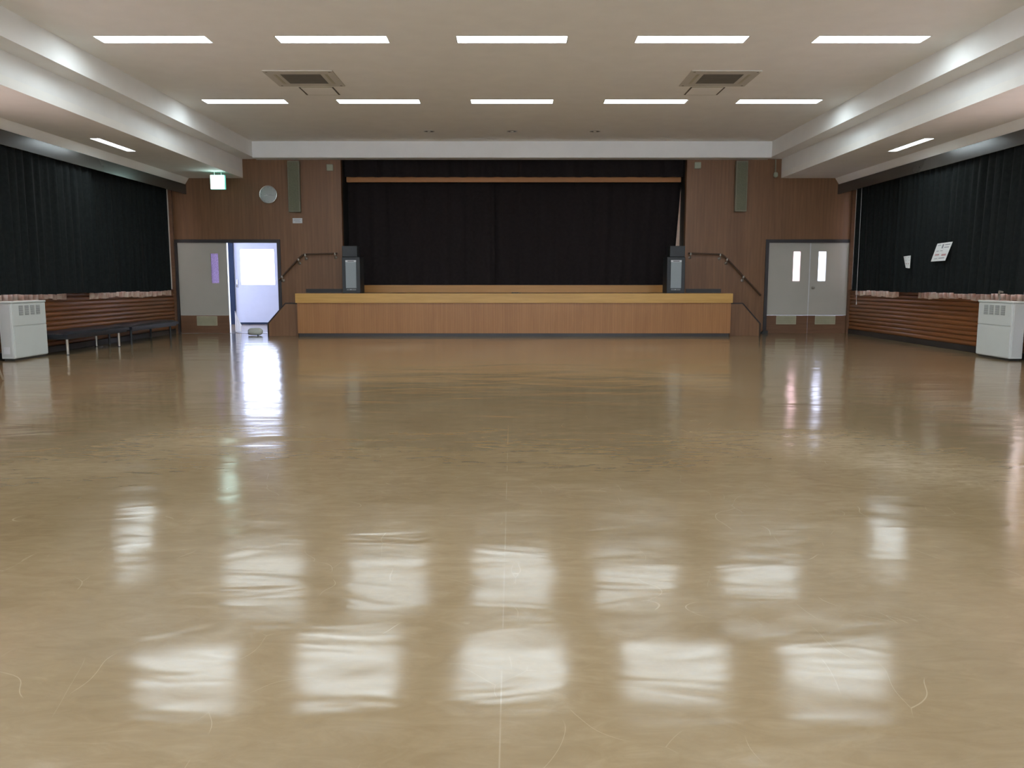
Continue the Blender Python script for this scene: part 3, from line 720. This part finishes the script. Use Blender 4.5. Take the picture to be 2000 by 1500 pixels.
# lobby behind the left door
LXA, LXB, LYE = -8.9, -4.4, 22.4
struct(MB().box(LXA, LXB, YB+.15, LYE, 2.55, 2.65).build('ceiling_lobby', M['white_paint']))
us, vs2, ok = holes([(20.6, 21.6, .9, 2.1)], (YB+.15, LYE, 0, 2.6))  # unseen side opening added to let daylight into the lobby
struct(slab_build(slab(us, vs2, ok, LXA-.1, LXA, lambda u, v, w_: (w_, u, v)), 'wall_lobby_left', M['white_paint']))
struct(MB().box(LXB, LXB+.1, YB+.15, LYE, 0, 2.6).build('wall_lobby_right', M['white_paint']))
struct(MB().box(LXA, -XW-.2, YB+.15, LYE+.1, -.1, 0).build('floor_lobby', M['floor']))
X3 = lambda px: pt(px, 560, LYE).x
Z3 = lambda py: pt(1000, py, LYE).z
e0, e1 = X3(459), -6.2
us, vs2, ok = holes([(e0, e1, 0, 2.2)], (LXA, LXB, 0, 2.6))
struct(slab_build(slab(us, vs2, ok, LYE, LYE+.12, lambda u, v, w_: (u, w_, v)), 'wall_lobby_end', M['white_paint']))
r = sroot('door_3', ((e0+e1)/2, LYE, 0))
MB().box(e0-.13, e0, LYE-.05, LYE-.001, 0, 2.25).box(e1, e1+.08, LYE-.05, LYE-.001, 0, 2.25).build('frame', M['lobby_frame'], r)
ww = (X3(471), X3(537), Z3(556), Z3(487))
us, vs2, ok = holes([ww], (e0+.001, e1-.001, .001, 2.199))
l = slab_build(slab(us, vs2, ok, LYE+.01, LYE+.06, lambda u, v, w_: (u, w_, v)), 'door_leaf', M['outdoor_door'], r)
MB().box(ww[0], ww[1], LYE+.03, LYE+.036, ww[2], ww[3]).build('pane', M['pane'], l)
MB().box(e0+.01, e1-.01, LYE-.012, LYE+.009, 0, .05).build('sill', M['lobby_frame'], r)
MB().tube([(e0+.07, LYE+.0, 1.0), (e0+.07, LYE-.05, 1.0), (e0+.07, LYE-.05, 1.2), (e0+.07, LYE+.0, 1.2)], .012).build('handle', M['chrome'], l)
struct(MB().box(-12, 12, 22.5, 40, -.1, -.02).build('floor_outdoor', plain('pale_paving', (.5, .5, .5), .8)))
# pale cloth added in place of the bright gap beside the open door
mb = MB(); vs2 = []; fs = []
x0c = X_(449.5); nn = 9
for j in range(nn+1):
    t_ = j/nn; z = Z_(608)*(1-t_) + .02*t_; wd = .01 + .13*min(1, t_*1.5)
    for i in range(13):
        s_ = i/12; vs2.append((x0c + s_*wd + .004*math.sin(j*2.4)*s_, YB+.24+.02*math.sin(s_*18), z))
for j in range(nn):
    for i in range(12): fs.append((j*13+i, j*13+i+1, (j+1)*13+i+1, (j+1)*13+i))
tag(mb.add(vs2, fs, True).build('bright_gap_cloth', M['frost_white']), 'white cloth added for the bright gap behind the closed leaf of the left door', 'cloth')

# off-white block lying in front of the left door
q0, q1 = pt(483, 655, 17.55), pt(514, 655, 17.55); xm = (q0.x+q1.x)/2
t = thing('door_stopper', 'off-white rounded foam block with a dark end on the floor in the open doorway', 'door stopper', (xm, 17.6, 0))
bd = MB(); n = 20; vs2 = []; st = [(-.13, .060), (-.11, .074), (0, .080), (.08, .078), (.12, .062), (.145, .03)]
for (dx, rr) in st:
    for k in range(n):
        an = 2*math.pi*k/n; vs2.append((xm+dx, 17.6+math.cos(an)*rr*1.1, .086+max(-.078, math.sin(an)*rr)))
bd.add(vs2, [(i*n+k, i*n+(k+1) % n, (i+1)*n+(k+1) % n, (i+1)*n+k) for i in range(len(st)-1) for k in range(n)], True)
bd.add(vs2[:n], [tuple(reversed(range(n)))]); bd.add(vs2[-n:], [tuple(range(n))])
bd.build('body', M['bundle'], t)
MB().cyl((xm-.155, 17.6, .075), (xm-.131, 17.6, .075), .055, .062, 20).build('dark_end', M['ink'], t)
MB().cyl((xm+.06, 17.53, .016), (xm+.06, 17.57, .016), .016).build('foot', M['blue'], t)
# small black wedge by the right door
q = pt(1492, 650, 18.2)
tag(MB().prism([(q.x-.08, 0), (q.x+.07, 0), (q.x+.07, .07), (q.x-.02, .06)], 18.15, 18.28).build('door_wedge', M['black']), 'small black wedge on the floor left of the closed double door', 'door wedge')

# ------------------------------------------------------------- heaters
def heater(s, label):
    y0, y1 = 11.88, 12.74; xf = 7.19; hz = .885; yc = (y0+y1)/2
    t = thing('heater', label, 'heater', (s*(xf+.14), yc, 0), 'white cabinet heaters along the side walls')
    B = lambda mb, xa, xb, ya, yb, za, zb: mb.box(s*xa, s*xb, ya, yb, za, zb)
    B(MB(), xf, 7.38, y0, y1, .03, .83).build('cabinet', M['heater'], t, bevel=.01)
    B(MB(), xf-.012, 7.38, y0-.012, y1+.012, .831, .86).build('top_lid', M['heater'], t, bevel=.008)
    B(MB(), xf+.02, 7.36, y0+.03, y1-.03, 0, .029).build('plinth', M['black'], t)
    B(MB(), xf-.010, xf-.001, y0+.012, y1-.012, .505, .825).build('upper_front_panel', M['heater'], t, bevel=.003)
    B(MB(), xf-.010, xf-.001, y0+.012, y1-.012, .045, .492).build('lower_front_panel', M['heater'], t, bevel=.003)
    g = MB()
    for c in range(4):
        for k in range(9):
            ya = y0+.16+c*.145; B(g, xf-.0125, xf-.0105, ya, ya+.105, .655+k*.016, .662+k*.016)
    g.build('louvre_slots', M['slot'], t)
    B(MB(), xf+.03, 7.36, y0-.006, y0-.0005, .06, .82).build('side_panel', M['heater_side'], t, bevel=.002)
    if s < 0: B(MB(), xf+.06, 7.34, y0-.010, y0-.0065, .10, .20).build('rating_plate', M['badge'], t)
heater(-1, 'white cabinet heater against the left wall beside the black bench')
heater(1, 'white cabinet heater against the right wall beneath the pale curtain')
pts = [Vector((7.24, 12.30, .875)), Vector((7.20, 12.22, .89)), Vector((7.13, 12.14, .95)), Vector((7.11, 12.10, 1.0)), Vector((7.11, 12.02, .99))]
tag(MB().tube(pts, .014).build('heater_hose', M['steel']), 'short bent hose standing on the right heater before the curtain', 'hose')

# ------------------------------------------------------------- benches
def bench(y0, y1, mat_leg, label, name='bench'):
    xa, xb = -7.42, -6.90; yc = (y0+y1)/2
    t = thing(name, label, 'bench', ((xa+xb)/2, yc, 0), 'black benches along the left wall')
    st = MB(); n = 16; ny = 24
    vs2 = []
    for j in range(ny+1):
        y = y0 + (y1-y0)*j/ny
        for i in range(n+1):
            x = xa + (xb-xa)*i/n
            e = (1-abs(2*i/n-1)**6)*(1-abs(2*j/ny-1)**14)
            vs2.append((x, y, .325+.05*e + .006*math.sin(x*23)*math.sin(y*7)))
    st.add(vs2, [(j*(n+1)+i, j*(n+1)+i+1, (j+1)*(n+1)+i+1, (j+1)*(n+1)+i) for j in range(ny) for i in range(n)], True)
    st.box(xa, xb, y0, y1, .275, .325)
    st.build('seat', M['vinyl'], t)
    MB().box(xa+.03, xb-.03, y0+.05, y1-.05, .245, .274).build('seat_frame', M['black'], t)
    for x in (xa+.06, xb-.06):
        for y in (y0+.08, y1-.30):
            l_ = MB().cyl((x, y, .012), (x, y, .2445), .020).build('leg', mat_leg, t)
            MB().cyl((x, y, 0), (x, y, .0115), .026).build('foot_pad', M['black'], l_)
bench(12.80, 14.88, M['steel'], 'black vinyl bench with steel legs next to the left white heater')
bench(14.98, 17.1, M['black'], 'black vinyl bench with dark legs further along the left wall towards the door')

# ------------------------------------------------------------- chair cut by the left edge
cx, cy = -6.085, 9.25
t = thing('folding_chair', 'dark blue folding chair cut off by the left edge of the photo', 'chair', (cx, cy, 0))
MB().box(cx-.2, cx+.2, cy-.19, cy+.19, .43, .47).build('seat', M['blue'], t, bevel=.015)
MB().box(cx-.19, cx+.16, cy+.20, cy+.22, .62, .80).build('backrest', M['blue'], t, bevel=.008)
for s in (-1, 1):
    MB().tube([(cx+s*.205, cy-.22, .012), (cx+s*.205, cy+.0, .40), (cx+s*.19, cy+.2, .82)], .011).build('front_leg', M['steel'], t)
    MB().tube([(cx+s*.185, cy+.24, .012), (cx+s*.185, cy+.05, .42)], .010).build('rear_leg', M['steel'], t)
MB().tube([(cx-.204, cy-.20, .045), (cx+.204, cy-.20, .045)], .008).build('stretcher', M['steel'], t)

# ------------------------------------------------------------- flyers on the right curtain
def flyer(pxs, label, lines, seed):
    Xp = 7.15
    c = [ptx(px, py, Xp) for px, py in pxs]   # tl, tr, br, bl
    n = 8; vs2 = []
    def P(u, v, off=0):
        p = (c[0]*(1-u)+c[1]*u)*(1-v) + (c[3]*(1-u)+c[2]*u)*v
        p.x = Xp - .012*math.sin(u*3.1)*(1-v*.5) - off; return p
    for w_ in (0, .0012):
        for j in range(n+1):
            for i in range(n+1): vs2.append(P(i/n, j/n, w_))
    m_ = (n+1)**2
    fs = [(j*(n+1)+i, j*(n+1)+i+1, (j+1)*(n+1)+i+1, (j+1)*(n+1)+i) for j in range(n) for i in range(n)]
    fs += [tuple(x+m_ for x in reversed(f)) for f in fs]
    cc = P(.5, 1)
    t = thing('flyer', label, 'flyer', tuple(cc), 'flyers on the right curtain')
    MB().add(vs2, fs, True).build('sheet', M['paper'], t)
    for red in (0, 1):
        g = MB()
        for (u0, u1, v0, v1, rd) in lines:
            if rd != red: continue
            g.add([P(u0, v0, .003), P(u1, v0, .003), P(u1, v1, .003), P(u0, v1, .003)], [(0, 1, 2, 3)])
        if g.v: g.build('print', M['ink_red'] if red else M['ink'], t)
flyer([(1831, 476), (1861, 472), (1846, 509), (1818, 511)], 'large tilted white flyer with faint print on the right blackout curtain',
      [(.45, .55, .08, .30, 0), (.62, .92, .1, .14, 0), (.62, .9, .24, .28, 0), (.1, .36, .1, .13, 0), (.15, .6, .42, .45, 0), (.15, .45, .60, .68, 1), (.62, .9, .62, .72, 1), (.2, .42, .84, .87, 0), (.5, .88, .82, .86, 0)], 1)
flyer([(1765, 501), (1779, 499), (1777, 524), (1769, 523)], 'small crumpled white flyer left of the large flyer on the right curtain',
      [(.2, .8, .1, .14, 0), (.3, .9, .35, .39, 0), (.3, .8, .6, .68, 1)], 2)
